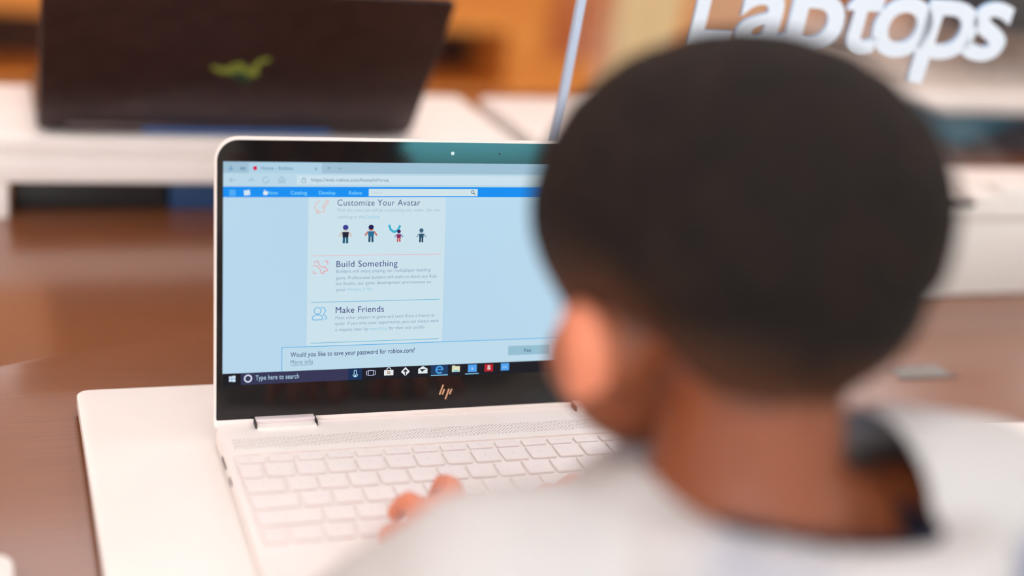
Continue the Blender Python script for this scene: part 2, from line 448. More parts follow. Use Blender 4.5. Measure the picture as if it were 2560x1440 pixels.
# triangular speaker perforations
g = bmesh.new()
rows = 11
for j in range(rows):
    for i in range(118):
        x = 8 + i * 2.52 + (1.26 if j % 2 else 0); y = -22.8 - j * 1.32
        s = 0.36 + 0.34 * abs(math.sin(x * 0.13 + j * 0.9)) * random.uniform(0.5, 1.1)
        if x > LW - 8: continue
        dn = 1 if (i + j) % 2 else -1
        vv = [g.verts.new((x + s * math.cos(a), y + s * math.sin(a) * 1.1, 0.03)) for a in [dn * PI / 2 + k * 2 * PI / 3 for k in range(3)]]
        g.faces.new(vv)
part('speaker_grille', g, mat('perforation', (128, 98, 88), 0.7), t, smooth=False)

# keyboard: rows measured from the left of the "1" key
P_, RP, K1, YN = 19.01, 19.56, 21.56, -73.97
KT = 0.45
def key(x0, x1, y0, y1, leg):
    b = prism(rpoly(x0, x1, y0, y1, 1.3, 4), -1.1, KT, 0.35, 2)
    n0 = len(b.faces)
    if leg:
        cap = 2.2 if len(leg) == 1 else 1.5
        w = None
        write(b, leg, (x0 + x1) / 2 - (1.0 if len(leg) == 1 else 0.62 * len(leg)), (y0 + y1) / 2 - 0.9, w, cap, KT + 0.03)
    for f in b.faces: f.material_index = 1 if f.calc_center_median().z > KT + 0.015 else 0
    part('key', b, [M_key, M_legend], lap, smooth=False)
KR = LW - 5.9; GAP = 2.5
def row(yb, h, specs, x):
    for leg, w in specs:
        x1 = KR if w is None else x + w - GAP
        key(x, x1, yb, yb + h, leg); x += (w or 0)
fl = ['esc'] + ['f%d' % i for i in range(1, 13)] + ['prt', 'del', 'ins']
x = 7.0
for i, s in enumerate(fl):
    key(x, KR if i == 15 else x + 15.6, -55.6, -46.9, s); x += 18.6
row(YN, 16.4, [('`', K1 - 5.9)] + [(c, P_) for c in '1234567890-='] + [('back', KR + GAP - (K1 + 12 * P_) - 17.8), ('hm', None)], 5.9)
row(YN - RP, 17.1, [('tab', K1 + .5 * P_ - 5.9)] + [(c, P_) for c in 'qwertyuiop[]'] + [('\\', KR + GAP - (K1 + 12.5 * P_) - 17.8), ('pg', None)], 5.9)
row(YN - 2 * RP, 17.1, [('caps', K1 + .75 * P_ - 5.9)] + [(c, P_) for c in "asdfghjkl;'"] + [('enter', KR + GAP - (K1 + 11.75 * P_) - 17.8), ('pg', None)], 5.9)
row(YN - 3 * RP, 17.1, [('shift', K1 + 1.25 * P_ - 5.9)] + [(c, P_) for c in 'zxcvbnm,./'] + [('shift', KR + GAP - (K1 + 11.25 * P_) - 17.8), ('end', None)], 5.9)
row(YN - 4 * RP, 17.1, [('ctrl', K1 - 5.9), ('fn', P_), ('win', P_), ('alt', P_), ('', 5.1 * P_), ('alt', P_), ('ctrl', P_), ('<', P_), ('^', P_), ('>', None)], 5.9)

# ---- lid
tl = 0.194; zh = 2.84
LT = 181.9
def toprpoly(x0, x1, y0, y1, rt, rb, n=12):
    p = rpoly(x0, x1, y0, y1, rt, n); q = rpoly(x0, x1, y0, y1, rb, n)
    return q[:n + 1] + p[n + 1:3 * (n + 1)] + q[3 * (n + 1):]
M2 = Matrix(((1, 0, 0, 0), (0, math.sin(tl), -math.cos(tl), 0), (0, math.cos(tl), math.sin(tl), zh), (0, 0, 0, 1)))
lid = part('lid', prism(toprpoly(0, LW, -4.6, LT, 15, 1.5), -5.2, -0.6, 1.6, 3, M=M2), M_ceramic, t)
b = plate_with_hole(toprpoly(0, LW, -4.6, LT, 15, 1.5), toprpoly(1.2, LW - 1.2, 0, LT - 1.9, 13.6, 1.2), -1.6, 0.35)
bmesh.ops.transform(b, matrix=M2, verts=b.verts)
part('lid_rim', b, M_ceramic, lid)
part('front_glass', prism(toprpoly(1.0, LW - 1.0, -0.1, LT - 1.7, 13.6, 1.2), -0.5, 0.0, M=M2), M_glassblk, lid, 'glossy black screen border')
AX0, AX1, BY0, BY1 = 5.24, 308.2, 22.62, 166.3
TBT = 30.6
def scr(name, polys, rgb, z=0.1, label=None, s=1.0):
    g = bmesh.new()
    for p in polys: flat([(q[0], q[1]) for q in p], z, g, M2)
    return part(name, g, glow('px_%d_%d_%d' % rgb, rgb, s), lid, label, smooth=False)
def rect(x0, x1, y0, y1): return [(x0, y0), (x1, y0), (x1, y1), (x0, y1)]
def scrtext(items, rgb, z=0.42, bold=0.0):
    g = bmesh.new()
    for it in items: write(g, *it, z, bold, 1.06, M2)
    return part('screen_text', g, glow('px_%d_%d_%d' % rgb, rgb), lid, smooth=False)
# the page background also carries the gloss of the glass
mt = bpy.data.materials.new('page_blue'); mt.use_nodes = True
bs = mt.node_tree.nodes['Principled BSDF']; bs.inputs['Base Color'].default_value = (0.01, 0.01, 0.01, 1); bs.inputs['Roughness'].default_value = 0.15
bs.inputs['Specular IOR Level'].default_value = 0.3
bs.inputs['Emission Color'].default_value = lin((181, 213, 234)); bs.inputs['Emission Strength'].default_value = 1.0
g = bmesh.new(); flat(rect(AX0, AX1, BY0, BY1), 0.02, g, M2); part('screen', g, mt, lid, smooth=False)
scr('taskbar', [rect(AX0, AX1, BY0, TBT)], (34, 34, 40), 0.08)
scr('taskbar_search', [rect(16.9, 96.8, BY0 + .2, TBT - .1)], (58, 58, 88), 0.14)
scr('taskbar_search', [rect(87.5, 96.8, BY0 + .2, TBT - .1)], (30, 52, 90), 0.18)
scr('tab_strip', [rect(AX0, AX1, 159.2, BY1)], (160, 193, 213), 0.08)
scr('browser_tab', [rect(21.2, 68, 159.2, BY1 - .4)], (176, 210, 230), 0.12)
scr('browser_toolbar', [rect(AX0, AX1, 150.4, 159.2)], (186, 216, 232), 0.08)
scr('address_field', [rect(51.8, AX1 - 40, 152, 158)], (204, 226, 238), 0.14)
scr('page_header', [rect(AX0, AX1, 143.9, 150.6)], (30, 144, 242), 0.10)
scr('page_search_field', [rect(99, 173.6, 144.6, 149.4)], (208, 228, 234), 0.14)
scr('page_column', [rect(59.4, 151.6, 30.6, 143.9)], (204, 226, 236), 0.07)
scr('password_bar', [rect(43.2, AX1, TBT, 46.4)], (190, 219, 236), 0.20)
scr('password_bar_edge', [rect(43.2, AX1, 46.1, 46.6), rect(43.0, 43.5, TBT, 46.6)], (96, 178, 232), 0.24)
scr('button', [rect(199.2, 230, 35.2, 41.7), rect(236, 266, 35.2, 41.7)], (150, 192, 210), 0.26)
scr('page_divider', [rect(62, 149, 105.8, 106.2)], (232, 186, 196), 0.2)
scr('page_divider', [rect(62, 149, 75.3, 75.7), rect(62, 149, 48.4, 48.8)], (104, 182, 218), 0.2)
scrtext([('Customize Your Avatar', 78.3, 138.5, 55.6, 3.9)], (84, 96, 136))
scrtext([('Build Something', 78.3, 98.4, 41.0, 4.0), ('Make Friends', 78.3, 68.1, 32.4, 4.0)], (48, 52, 122))
scrtext([('Meet other players in game and send them a friend re-', 78.2, 63.9, 68, 2.1), ('quest. If you miss your opportunity, you can always send', 77.9, 60.1, 70.6, 2.1),
         ('a request later by', 78.2, 56.0, 22, 2.1), ('for their user profile.', 114.5, 56.0, 25, 2.1),
         ('Builders will enjoy playing our multiplayer building', 78.2, 94.6, 64, 2.1), ('game. Professional builders will want to check out Rob-', 78.1, 90.3, 69, 2.1),
         ('lox Studio, our game development environment on', 78.2, 86.6, 64.5, 2.1), ('your', 78.4, 82.6, 6.6, 2.1)], (138, 160, 186))
scrtext([('With this menu you will be customizing your avatar. Get new', 78.1, 134.6, 69.5, 2.0), ('clothing in the', 78.7, 130.2, 17.5, 2.0)], (160, 190, 206))
for it in (('searching', 100.8, 56.0, 12.6, 2.1), ('Windows or Mac', 85.6, 82.6, 16.8, 2.1), ('Catalog', 96.8, 130.2, 9.4, 2.0)):
    scrtext([it], (150, 202, 226))
for it in (('Would you like to save your password for roblox.com?', 48.9, 39.9, 83.6, 3.1), ('Yes', 210.3, 37.2, 5.7, 2.4), ('No', 248.5, 37.2, 4.6, 2.4)):
    scrtext([it], (56, 70, 112), 0.46, 0.008)
scrtext([('More info', 49.0, 35.0, 14.7, 3.0)], (110, 140, 164), 0.46)
scr('underline', [rect(49, 63.7, 34.2, 34.45)], (110, 140, 164), 0.46)
scrtext([('Type here to search', 26.4, 25.6, 28.2, 3.1)], (176, 204, 224), 0.3, 0.01)
scrtext([('Home', 33.2, 145.7, 6.4, 2.1), ('Catalog', 47.8, 145.7, 10.6, 2.2), ('Develop', 66.1, 145.7, 10.8, 2.2), ('Robux', 85.8, 145.7, 8.8, 2.2)], (120, 206, 250), 0.3, 0.02)
scrtext([('Search', 101, 146.2, 7, 1.7)], (190, 206, 226), 0.3)
scrtext([('Home - Roblox', 29.0, 161.3, 20.4, 2.2), ('x', 63.2, 161.3, 1.8, 2.4), ('+', 71.2, 161.4, 2.2, 2.4), ('https://web.roblox.com/home?nl=true', 61.1, 154.0, 51, 2.2)], (116, 146, 172), 0.3, 0.01)
# little icons
ic = []
def st(pts, w, closed=False): return [[(p.x, p.y) for p in q] for q in stroke(pts, w, closed)]
scr('start_icon', [rect(9.3, 11.1, 25.3, 27.0), rect(9.3, 11.1, 27.2, 28.8), rect(11.3, 13.4, 25.1, 27.0), rect(11.3, 13.4, 27.2, 29.1)], (206, 230, 248), 0.3)
scr('assistant_ring', st(circ(21.5, 26.9, 2.2), 0.85, True), (222, 230, 248), 0.3)
scr('microphone_icon', st([(91.4, 28.8), (91.4, 26.6)], .5) + st([(93.0, 28.8), (93.0, 26.6)], .5) + st(circ(92.2, 28.6, .8, n=8, a0=0, a1=PI), .5) + [rect(91.6, 92.8, 24.9, 26.4)] + st(circ(92.2, 26.4, 1.5, n=9, a0=PI, a1=2 * PI), .5), (170, 212, 240), 0.3)
scr('task_view_icon', st([(101.0, 25.5), (104.6, 25.5), (104.6, 28.7), (101.0, 28.7)], .5, True) + st([(100.2, 25.7), (99.8, 26.1), (99.8, 28.1), (100.2, 28.5)], .45) + st([(105.4, 25.7), (105.8, 26.1), (105.8, 28.1), (105.4, 28.5)], .45), (190, 192, 226), 0.3)
scr('store_icon', [rect(111.8, 118.2, 24.9, 28.5)] + st(circ(115, 28.4, 1.5, 1.7, n=9, a0=0, a1=PI), .5), (232, 236, 240), 0.3)
scr('store_icon', [rect(113.9, 114.9, 26.8, 27.7), rect(115.1, 116.1, 25.7, 26.6)], (220, 110, 90), 0.36)
scr('store_icon', [rect(115.1, 116.1, 26.8, 27.7), rect(113.9, 114.9, 25.7, 26.6)], (110, 170, 120), 0.36)
scr('sign_icon', [[(126.5, 23.9), (129.6, 26.9), (126.5, 30.1), (123.4, 26.9)]], (232, 236, 242), 0.3)
scr('sign_icon', [rect(126.1, 126.9, 24.4, 27.2), [(124.9, 27.0), (128.1, 27.0), (126.5, 28.8)]], (34, 34, 40), 0.36)
scr('mail_icon', [rect(135.4, 141.9, 25.2, 28.3), [(135.4, 28.3), (141.9, 28.3), (138.6, 30.2)]], (226, 234, 240), 0.3)
scr('mail_icon', [[(136.4, 28.2), (141.0, 28.2), (138.9, 27.0), (138.3, 26.2)]], (34, 34, 40), 0.36)
scr('taskbar_highlight', [rect(144.4, 156.3, 24.0, 30.5)], (36, 62, 98), 0.14)
scr('taskbar_underline', [rect(144.4, 156.3, 23.2, 23.8), rect(168.7, 178.4, 23.2, 23.8)], (140, 206, 244), 0.3)
scr('browser_icon', st([(147.9, 27.3), (152.6, 27.3)], .8) + st(circ(150.3, 27.2, 2.3, 2.3, n=14, a0=0, a1=PI * 1.72), .95), (76, 164, 240), 0.3)
scr('folder_icon', [rect(159.2, 164.8, 25.2, 29.2), rect(159.2, 161.4, 29.1, 29.7)], (224, 226, 190), 0.3)
scr('folder_icon', [rect(160.3, 163.7, 25.2, 26.6)], (150, 204, 220), 0.36)
scr('blue_tile_icon', [rect(170.6, 176.9, 24.7, 29.8), rect(194.3, 200.3, 24.8, 29.8)], (84, 164, 240), 0.3)
scrtext([('s', 172.9, 26.3, 1.6, 2.2), ('nx', 195.8, 26.4, 3.0, 2.0)], (190, 224, 248), 0.36)
scr('red_tile_icon', [rect(182.5, 188.6, 24.6, 29.6)], (186, 40, 52), 0.3)
scrtext([('S', 184.6, 26.0, 2.1, 2.6)], (244, 236, 230), 0.36, 0.03)
scr('tab_icon', [[(24.2, 160.9), (26.5, 161.4), (26.0, 163.7), (23.8, 163.1)]], (214, 22, 82), 0.3)
scr('toolbar_icon', [rect(8.8, 11.2, 161.0, 162.3), rect(9.3, 10.7, 162.6, 163.4)], (112, 160, 196), 0.3)
scr('toolbar_icon', [rect(15.8, 19.0, 161.2, 162.9)] + st([(76.4 + 2, 162.8), (79.6, 161.9), (80.9, 162.8)], .4), (120, 160, 186), 0.3)
scr('toolbar_icon', st([(12.8, 154.7), (9.0, 154.7), (10.6, 156.2)], .4) + st([(9.0, 154.7), (10.6, 153.3)], .4) + st([(20.4, 154.7), (24.2, 154.7), (22.6, 156.2)], .4) + st(circ(31.9, 154.8, 2.0, 1.9, n=14, a0=.9, a1=2 * PI + .1), .4)
    + st([(40, 153.2), (40, 155.3), (42, 157), (44, 155.3), (44, 153.2), (42.6, 153.2), (42.6, 154.8), (41.4, 154.8), (41.4, 153.2)], .4, True) + st([(55, 153.3), (57.4, 153.3), (57.4, 155.3), (55, 155.3)], .4, True) + st(circ(56.2, 155.4, .8, 1.2, n=8, a0=0, a1=PI), .35), (140, 174, 196), 0.3)
scr('menu_icon', [rect(9.0, 13.0, 147.8, 148.3), rect(9.0, 13.0, 146.5, 147.0), rect(9.0, 13.0, 145.2, 145.7)], (120, 206, 250), 0.3)
scr('page_icon', [[(18.4, 144.9), (22.2, 145.4), (21.8, 148.6), (18.0, 148.1)]], (214, 232, 244), 0.3)
scr('hand_pointer', [[(30.2, 146.9), (30.6, 145.4), (32.6, 145.2), (33.4, 146.6), (32.9, 147.8), (31.7, 147.5), (31.5, 148.7), (30.9, 148.7), (30.9, 147.4)]], (226, 236, 240), 0.34)
scr('search_icon', st(circ(170.0, 147.4, 1.0, n=12), .35, True) + st([(170.8, 146.7), (171.8, 145.7)], .45), (50, 80, 110), 0.3)
# page icons in outline
scr('page_icon', st([(67, 141.6), (64.5, 140.2), (63.4, 137.4), (64.8, 135.4), (66.2, 135.2), (64.6, 133.8), (70.2, 134.6), (69.8, 135.6)], .4) + st([(69.4, 136.4), (72.6, 141.2), (71.4, 142.0), (68.6, 137.6)], .4, True), (238, 168, 152), 0.3)
scr('page_icon', st([(63.4, 101.2), (64.6, 102.5), (66.4, 102.2), (66.8, 100.2), (68.8, 98.6), (71.6, 98.9)], .4) + st([(62.9, 99.6), (65.6, 99.2), (67.6, 97.2), (68.2, 94.8), (70.2, 94.2), (70.0, 96.0), (72.4, 96.0), (72.2, 97.6), (70.0, 98.2)], .4)
    + st([(70.6, 102.4), (72.6, 102.4), (72.6, 100.2)], .4) + st([(65.4, 94.6), (63.2, 94.6), (63.2, 96.4)], .4), (240, 132, 134), 0.3)
scr('page_icon', st(circ(66.3, 69.9, 2.3, 2.2), .5, True) + st([(62.9, 64.6), (63.2, 66.2), (65, 67.2), (67.6, 67.2), (69.4, 66.2), (69.7, 64.6), (68.8, 63.9), (63.8, 63.9)], .5, True) + st(circ(69.4, 69.9, 2.1, 2.2, n=9, a0=-1.1, a1=1.9), .5)
    + st([(70.0, 67.4), (71.8, 66.4), (72.4, 64.8), (71.0, 64.0)], .5), (98, 178, 230), 0.3)
# four small generic standing figures in plain colours
def figure(x, y, h, hair, top, leg, skin):
    k = h / 12.4
    scr('figure_icon', [circ(x, y + 9.3 * k, 1.7 * k, 1.5 * k, 14)], skin, 0.30)
    scr('figure_icon', [circ(x, y + 10.5 * k, 1.9 * k, 1.7 * k, 12)], hair, 0.34)
    scr('figure_icon', [[(x - 1.9 * k, y + 4 * k), (x + 1.9 * k, y + 4 * k), (x + 2.2 * k, y + 7.6 * k), (x - 2.2 * k, y + 7.6 * k)]], top, 0.38)
    scr('figure_icon', st([(x - 2.2 * k, y + 7.2 * k), (x - 4.0 * k, y + 5.0 * k)], 1.2 * k) + st([(x + 2.2 * k, y + 7.2 * k), (x + 4.0 * k, y + 5.0 * k)], 1.2 * k), skin, 0.36)
    scr('figure_icon', st([(x - 1.0 * k, y + 4 * k), (x - 1.1 * k, y + .6 * k)], 1.5 * k) + st([(x + 1.0 * k, y + 4 * k), (x + 1.1 * k, y + .6 * k)], 1.5 * k), leg, 0.36)
figure(84.0, 113.8, 12.4, (58, 66, 150), (38, 42, 58), (24, 92, 118), (212, 198, 182))
figure(101.0, 114.4, 11.8, (36, 34, 84), (44, 110, 150), (40, 84, 110), (196, 120, 104))
figure(119.8, 114.4, 8.4, (56, 36, 86), (140, 44, 92), (196, 92, 96), (132, 150, 190))
scr('figure_icon', st([(113.2, 125.4), (114.2, 122.6), (116.6, 121.0), (119.2, 122.4), (120.4, 125.0)], 1.5), (66, 178, 208), 0.3)
figure(135.2, 113.9, 9.6, (64, 102, 128), (48, 88, 110), (44, 66, 96), (150, 176, 190))
# marks on the glass border
g = bmesh.new()
for pts, w in (([(151.0, 10.2), (153.3, 16.4)], 1.15), ([(152.9, 13.4), (154.3, 13.4)], .0), ([(153.0, 10.2), (154.2, 13.3)], 1.15), ([(155.2, 6.9), (157.4, 13.3)], 1.15), ([(156.6, 10.2), (157.2, 10.2)], .0), ([(158.2, 10.2), (159.4, 13.3)], 1.15)):
    if w:
        for q in stroke(pts, w): flat([(p.x, p.y) for p in q], 0.06, g, M2)
part('maker_mark', g, M_gold, lid, 'slanted pale gold two-letter mark')
g = bmesh.new(); flat(circ(155.4, 172.9, 1.2), 0.06, g, M2); part('webcam', g, mat('camera_eye', (200, 214, 214), 0.2), lid)
g = bmesh.new(); flat(circ(121.4, 172.9, .55), 0.06, g, M2); flat(circ(188.2, 172.9, .55), 0.06, g, M2); part('microphone_hole', g, M_slot, lid)

# ================================================================== background fixtures
def cabinet():
    t = thing('wooden_cabinet', 'long honey coloured wooden cabinet with a dark open niche beyond the table', 'cabinet', (300, 3300, ZF))
    Y0, Y1 = 3000, 3500; X0, X1 = -1600, 1585; zt = 1500; n0, n1 = -445, -270; nx0, nx1 = -240, 1285
    part('body', box(X0, X1, Y0 + 330, Y1, ZF, zt), M_niche, t)
    g = bmesh.new()
    box(X0, X1, Y0, Y0 + 330, n1, zt, bm=g); box(X0, X1, Y0, Y0 + 330, ZF, n0, bm=g)
    box(nx1, X1, Y0, Y0 + 330, n0, n1, bm=g); box(X0, nx0, Y0, Y0 + 330, n0, n1, bm=g)
    part('front_frame', g, M_orange, t)
    part('panel', box(1400, 1560, Y0 - 14, Y0, -330, zt - 20, 4), M_orange2, t, 'redder wooden panel')
    part('panel', box(-900, 60, Y0 - 14, Y0, -255, zt - 20, 4), M_orange, t)
    return t
cabinet()
solo('maple_panel', box(1620, 1835, 3020, 3060, ZF, 500, 6), M_pale, 'pale upright maple panel at the end of the wooden cabinet', 'panel', (1728, 3040, ZF))
solo('wooden_post', box(1840, 1895, 3040, 3110, ZF, 500, 6), M_orange, 'narrow honey wood post right of the pale maple panel', 'post', (1868, 3075, ZF))
t = thing('storage_counter', 'peach coloured counter standing behind the clear sign', 'counter', (2230, 3500, ZF))
part('body', box(1960, 2420, 3300, 3700, ZF, -60, 8), M_peach, t)
part('plinth', box(1950, 2430, 3290, 3700, ZF, ZF + 430, 8), M_orange, t)
# dark armchair far right
def chair(cx, cy, label, s=1.0):
    t = thing('armchair', label, 'armchair', (cx, cy, ZF))
    part('seat', box(cx - 330 * s, cx + 330 * s, cy - 300 * s, cy + 330 * s, ZF + 150 * s, ZF + 430 * s, 50), M_dark, t)
    part('backrest', box(cx - 340 * s, cx + 340 * s, cy + 200 * s, cy + 380 * s, ZF + 200 * s, ZF + 860 * s, 60), M_dark, t)
    for sx in (-1, 1):
        part('armrest', box(cx + sx * 370 * s - 70 * s, cx + sx * 370 * s + 70 * s, cy - 290 * s, cy + 340 * s, ZF + 150 * s, ZF + 590 * s, 40), M_dark, t)
        for sy in (-1, 1):
            part('leg', cyl((cx + sx * 330 * s, cy + sy * 270 * s), 18, 26, ZF, ZF + 152 * s, 16), M_slot, t)
chair(5350, 5900, 'dark charcoal armchair on the pale floor at the far right')
t = thing('round_stool', 'small dark round stool on the pale floor beyond the sign', 'stool', (4300, 5900, ZF))
part('seat', cyl((4300, 5900), 170, 170, ZF + 380, ZF + 450), mat('olive_dark', (70, 68, 58), 0.6), t)
part('stem', cyl((4300, 5900), 25, 25, ZF + 20, ZF + 380, 16), M_slot, t)
part('base', cyl((4300, 5900), 150, 140, ZF, ZF + 20), M_slot, t)

# ================================================================== the boy
HC = Vector((153.5, -338, 245))
MH = Matrix.Translation(HC) @ Matrix.Rotation(math.radians(8.5), 4, 'Z') @ Matrix.Rotation(math.radians(-14), 4, 'X')
body = bmesh.new()
E = lambda c, s, R=None: ell(body, Vector(c), s, MH, 4, R)
E((0, -7, 4), (75, 84, 67)); E((0, 26, -6), (65, 58, 60))
E((0, -37, -30), (56, 43, 41)); E((0, 8, -20), (69, 62, 48))                                   # occiput
E((0, 34, -48), (52, 50, 50)); E((0, 40, -74), (48, 42, 30)); E((0, 66, -91), (20, 16, 13))
for s in (-1, 1):
    E((s * 32, 50, -62), (23, 24, 23)); E((s * 24, 78, -17), (20, 10, 7)); E((s * 9, 94, -51), (6, 6, 5))
    # ears
    Re = Matrix.Rotation(s * math.radians(-24), 3, 'Z') @ Matrix.Rotation(math.radians(-12), 3, 'X')
    E((s * 75.5, -10, -45), (5.5, 12, 19.5), Re); E((s * 78.5, -16, -40), (4.5, 7.5, 14.5), Re); E((s * 74.5, -4, -61), (6, 6.5, 6.5), Re); E((s * 69, 0, -46), (9, 10, 14)); E((s * 58, -6, -46), (17, 18, 20))
capsule(body, (0, 84, -20), (0, 98, -46), 6, 8.5, MH)
E((0, 88, -67), (17, 6, 4)); E((0, 87, -73), (14, 6, 4.5))
hp = lambda p: MH @ Vector(p)
capsule(body, hp((0, -20, -54)), Vector((143, -402, 152)), 36, 39)
capsule(body, Vector((143, -402, 150)), Vector((150, -412, 140)), 39, 37)          # neck
capsule(body, Vector((148, -402, 142)), Vector((96, -398, 118)), 38, 33)
capsule(body, Vector((150, -402, 136)), Vector((224, -396, 116)), 36, 31)
capsule(body, Vector((96, -396, 118)), Vector((46, -394, 112)), 34, 32)
capsule(body, Vector((224, -396, 122)), Vector((276, -394, 122)), 34, 32)
capsule(body, Vector((160, -396, 90)), Vector((160, -394, -60)), 62, 60, sq=(1.35, 0.9, 1))
capsule(body, Vector((160, -394, -60)), Vector((160, -398, -290)), 60, 62, sq=(1.2, 0.9, 1))
for s, x in ((-1, 118), (1, 204)):                                            # legs and feet
    capsule(body, Vector((x, -398, -330)), Vector((x - s * 2, -392, -560)), 52, 36)
    capsule(body, Vector((x - s * 2, -392, -560)), Vector((x, -405, -780)), 36, 23)
    capsule(body, Vector((x, -405, -795)), Vector((x + s * 8, -320, -806)), 24, 17)
def arm(sh, el, wr, s):
    capsule(body, Vector(sh), Vector(el), 31, 24)
    capsule(body, Vector(el), Vector(wr), 25, 15.5)
LS, LE, LWr = (46, -394, 112), (12, -328, 46), (88, -232, 32)
RS, RE, RWr = (276, -394, 122), (300, -326, 38), (206, -226, 30)
arm(LS, LE, LWr, -1); arm(RS, RE, RWr, 1)
def finger(pts, r0, r1):
    n = len(pts) - 1
    for i in range(n):
        capsule(body, Vector(pts[i]), Vector(pts[i + 1]), r0 + (r1 - r0) * i / n, r0 + (r1 - r0) * (i + 1) / n)
# left hand on the keys
capsule(body, Vector((87, -228, 29)), Vector((96, -198, 24)), 14, 14, sq=(1.3, 1, .62))
capsule(body, Vector((95, -200, 23)), Vector((98, -186, 22)), 15, 13, sq=(1.35, 1, .6))
finger([(108, -184, 22), (110, -156, 28), (110, -139, 22), (109.5, -130, 8)], 7.2, 5.8)
finger([(99, -182, 23), (99, -166, 25), (98, -158, 17), (97.5, -155, 8.5)], 7.0, 5.6)
finger([(90, -185, 22), (84, -160, 24), (83, -150, 17), (81, -144, 8)], 6.6, 5.4)
finger([(82, -192, 19), (74, -178, 18), (70, -171, 12), (68, -168, 7.5)], 5.8, 4.8)
finger([(104, -210, 22), (119, -197, 18), (126, -185, 12), (129, -177, 9)], 7.4, 6.0)
# right hand on the keys
capsule(body, Vector((204, -220, 28)), Vector((192, -188, 27)), 14, 15, sq=(1.35, 1, .62))
capsule(body, Vector((192, -190, 26)), Vector((188, -180, 26)), 15, 13, sq=(1.45, 1, .6))
finger([(174, -180, 26), (167, -160, 24), (163, -152, 16), (162, -149, 8)], 7.2, 5.6)
finger([(186, -176, 28), (184, -156, 26), (182, -146, 17), (181, -141, 8.5)], 7.2, 5.6)
finger([(197, -178, 27), (200, -160, 24), (201, -151, 15), (202, -147, 8)], 6.8, 5.3)
finger([(207, -184, 24), (214, -170, 19), (217, -163, 12), (218, -160, 7.5)], 6.0, 4.8)
finger([(182, -206, 24), (166, -194, 20), (156, -182, 13), (152, -174, 9)], 7.6, 6.0)
bb = voxel(body, 2.6, 5)

def mk_skin():
    mt = bpy.data.materials.new('brown_skin'); mt.use_nodes = True
    nt = mt.node_tree; b = nt.nodes['Principled BSDF']
    nz = nt.nodes.new('ShaderNodeTexNoise'); nz.inputs['Scale'].default_value = 22; nz.inputs['Detail'].default_value = 4
    tc = nt.nodes.new('ShaderNodeTexCoord'); nt.links.new(tc.outputs['Object'], nz.inputs['Vector'])
    rp = nt.nodes.new('ShaderNodeValToRGB')
    rp.color_ramp.elements[0].position = .3; rp.color_ramp.elements[0].color = lin((128, 66, 36))
    rp.color_ramp.elements[1].position = .7; rp.color_ramp.elements[1].color = lin((143, 76, 42))
    at = nt.nodes.new('ShaderNodeAttribute'); at.attribute_name = 'hair'
    at2 = nt.nodes.new('ShaderNodeAttribute'); at2.attribute_name = 'rosy'
    mx0 = nt.nodes.new('ShaderNodeMix'); mx0.data_type = 'RGBA'; mx0.inputs['B'].default_value = lin((232, 140, 106))
    mx = nt.nodes.new('ShaderNodeMix'); mx.data_type = 'RGBA'; mx.inputs['B'].default_value = lin((46, 32, 27))
    nt.links.new(nz.outputs['Fac'], rp.inputs[0])
    nt.links.new(at2.outputs['Fac'], mx0.inputs['Factor']); nt.links.new(rp.outputs[0], mx0.inputs['A'])
    nt.links.new(at.outputs['Fac'], mx.inputs['Factor']); nt.links.new(mx0.outputs['Result'], mx.inputs['A'])
    nt.links.new(mx.outputs['Result'], b.inputs['Base Color'])
    b.inputs['Roughness'].default_value = 0.5
    b.inputs['Subsurface Weight'].default_value = 0.12
    b.inputs['Subsurface Radius'].default_value = (0.006, 0.0025, 0.0015)
    return mt
M_skin = mk_skin()
MHi = MH.inverted()
def sst(a, b, x):
    k = max(0.0, min(1.0, (x - a) / (b - a))); return k * k * (3 - 2 * k)
def hairline(p):
    """signed height above the hair line in head space (mm); >0 is scalp"""
    q = MHi @ p; x, y, z = q
    ax = abs(x)
    back = -66.0 + 10.0 * (ax / 60.0) ** 2
    side = -36.0
    front = 26.0
    k1 = sst(-48, -20, y); h = back * (1 - k1) + side * k1
    k2 = sst(46, 74, y); h = h * (1 - k2) + front * k2
    d = z - h
    if ax > 66 and -34 < y < 12 and z < -31: d = min(d, -5)      # around the ear
    if ax > 70.5 and -34 < y < 12 and z < -20: d = -9
    return d
boy = thing('person', 'boy seen from behind with short dark hair and white long-sleeved shirt, typing', 'person', (160, -398, ZF))
hb = bb.copy()
lay = bb.verts.layers.float.new('hair'); lay2 = bb.verts.layers.float.new('rosy')
for v in bb.verts:
    q = MHi @ v.co
    on_head = q.length < 135 and v.co.z > 150
    if on_head: v[lay] = 0.92 * sst(-9, 7, hairline(v.co) + 5 * noise.noise(v.co * 0.08))
    ear = sst(67, 73, abs(q.x)) * (1 if (on_head and -70 < q.z < -10 and q.y < 20) else 0)
    hand = (0.45 + 0.5 * sst(-200, -165, v.co.y)) * sst(-262, -240, v.co.y) * (1 if v.co.z < 60 and v.co.z > -20 else 0)
    v[lay2] = max(ear, hand)
part('body', bb, M_skin, boy, 'brown skin')
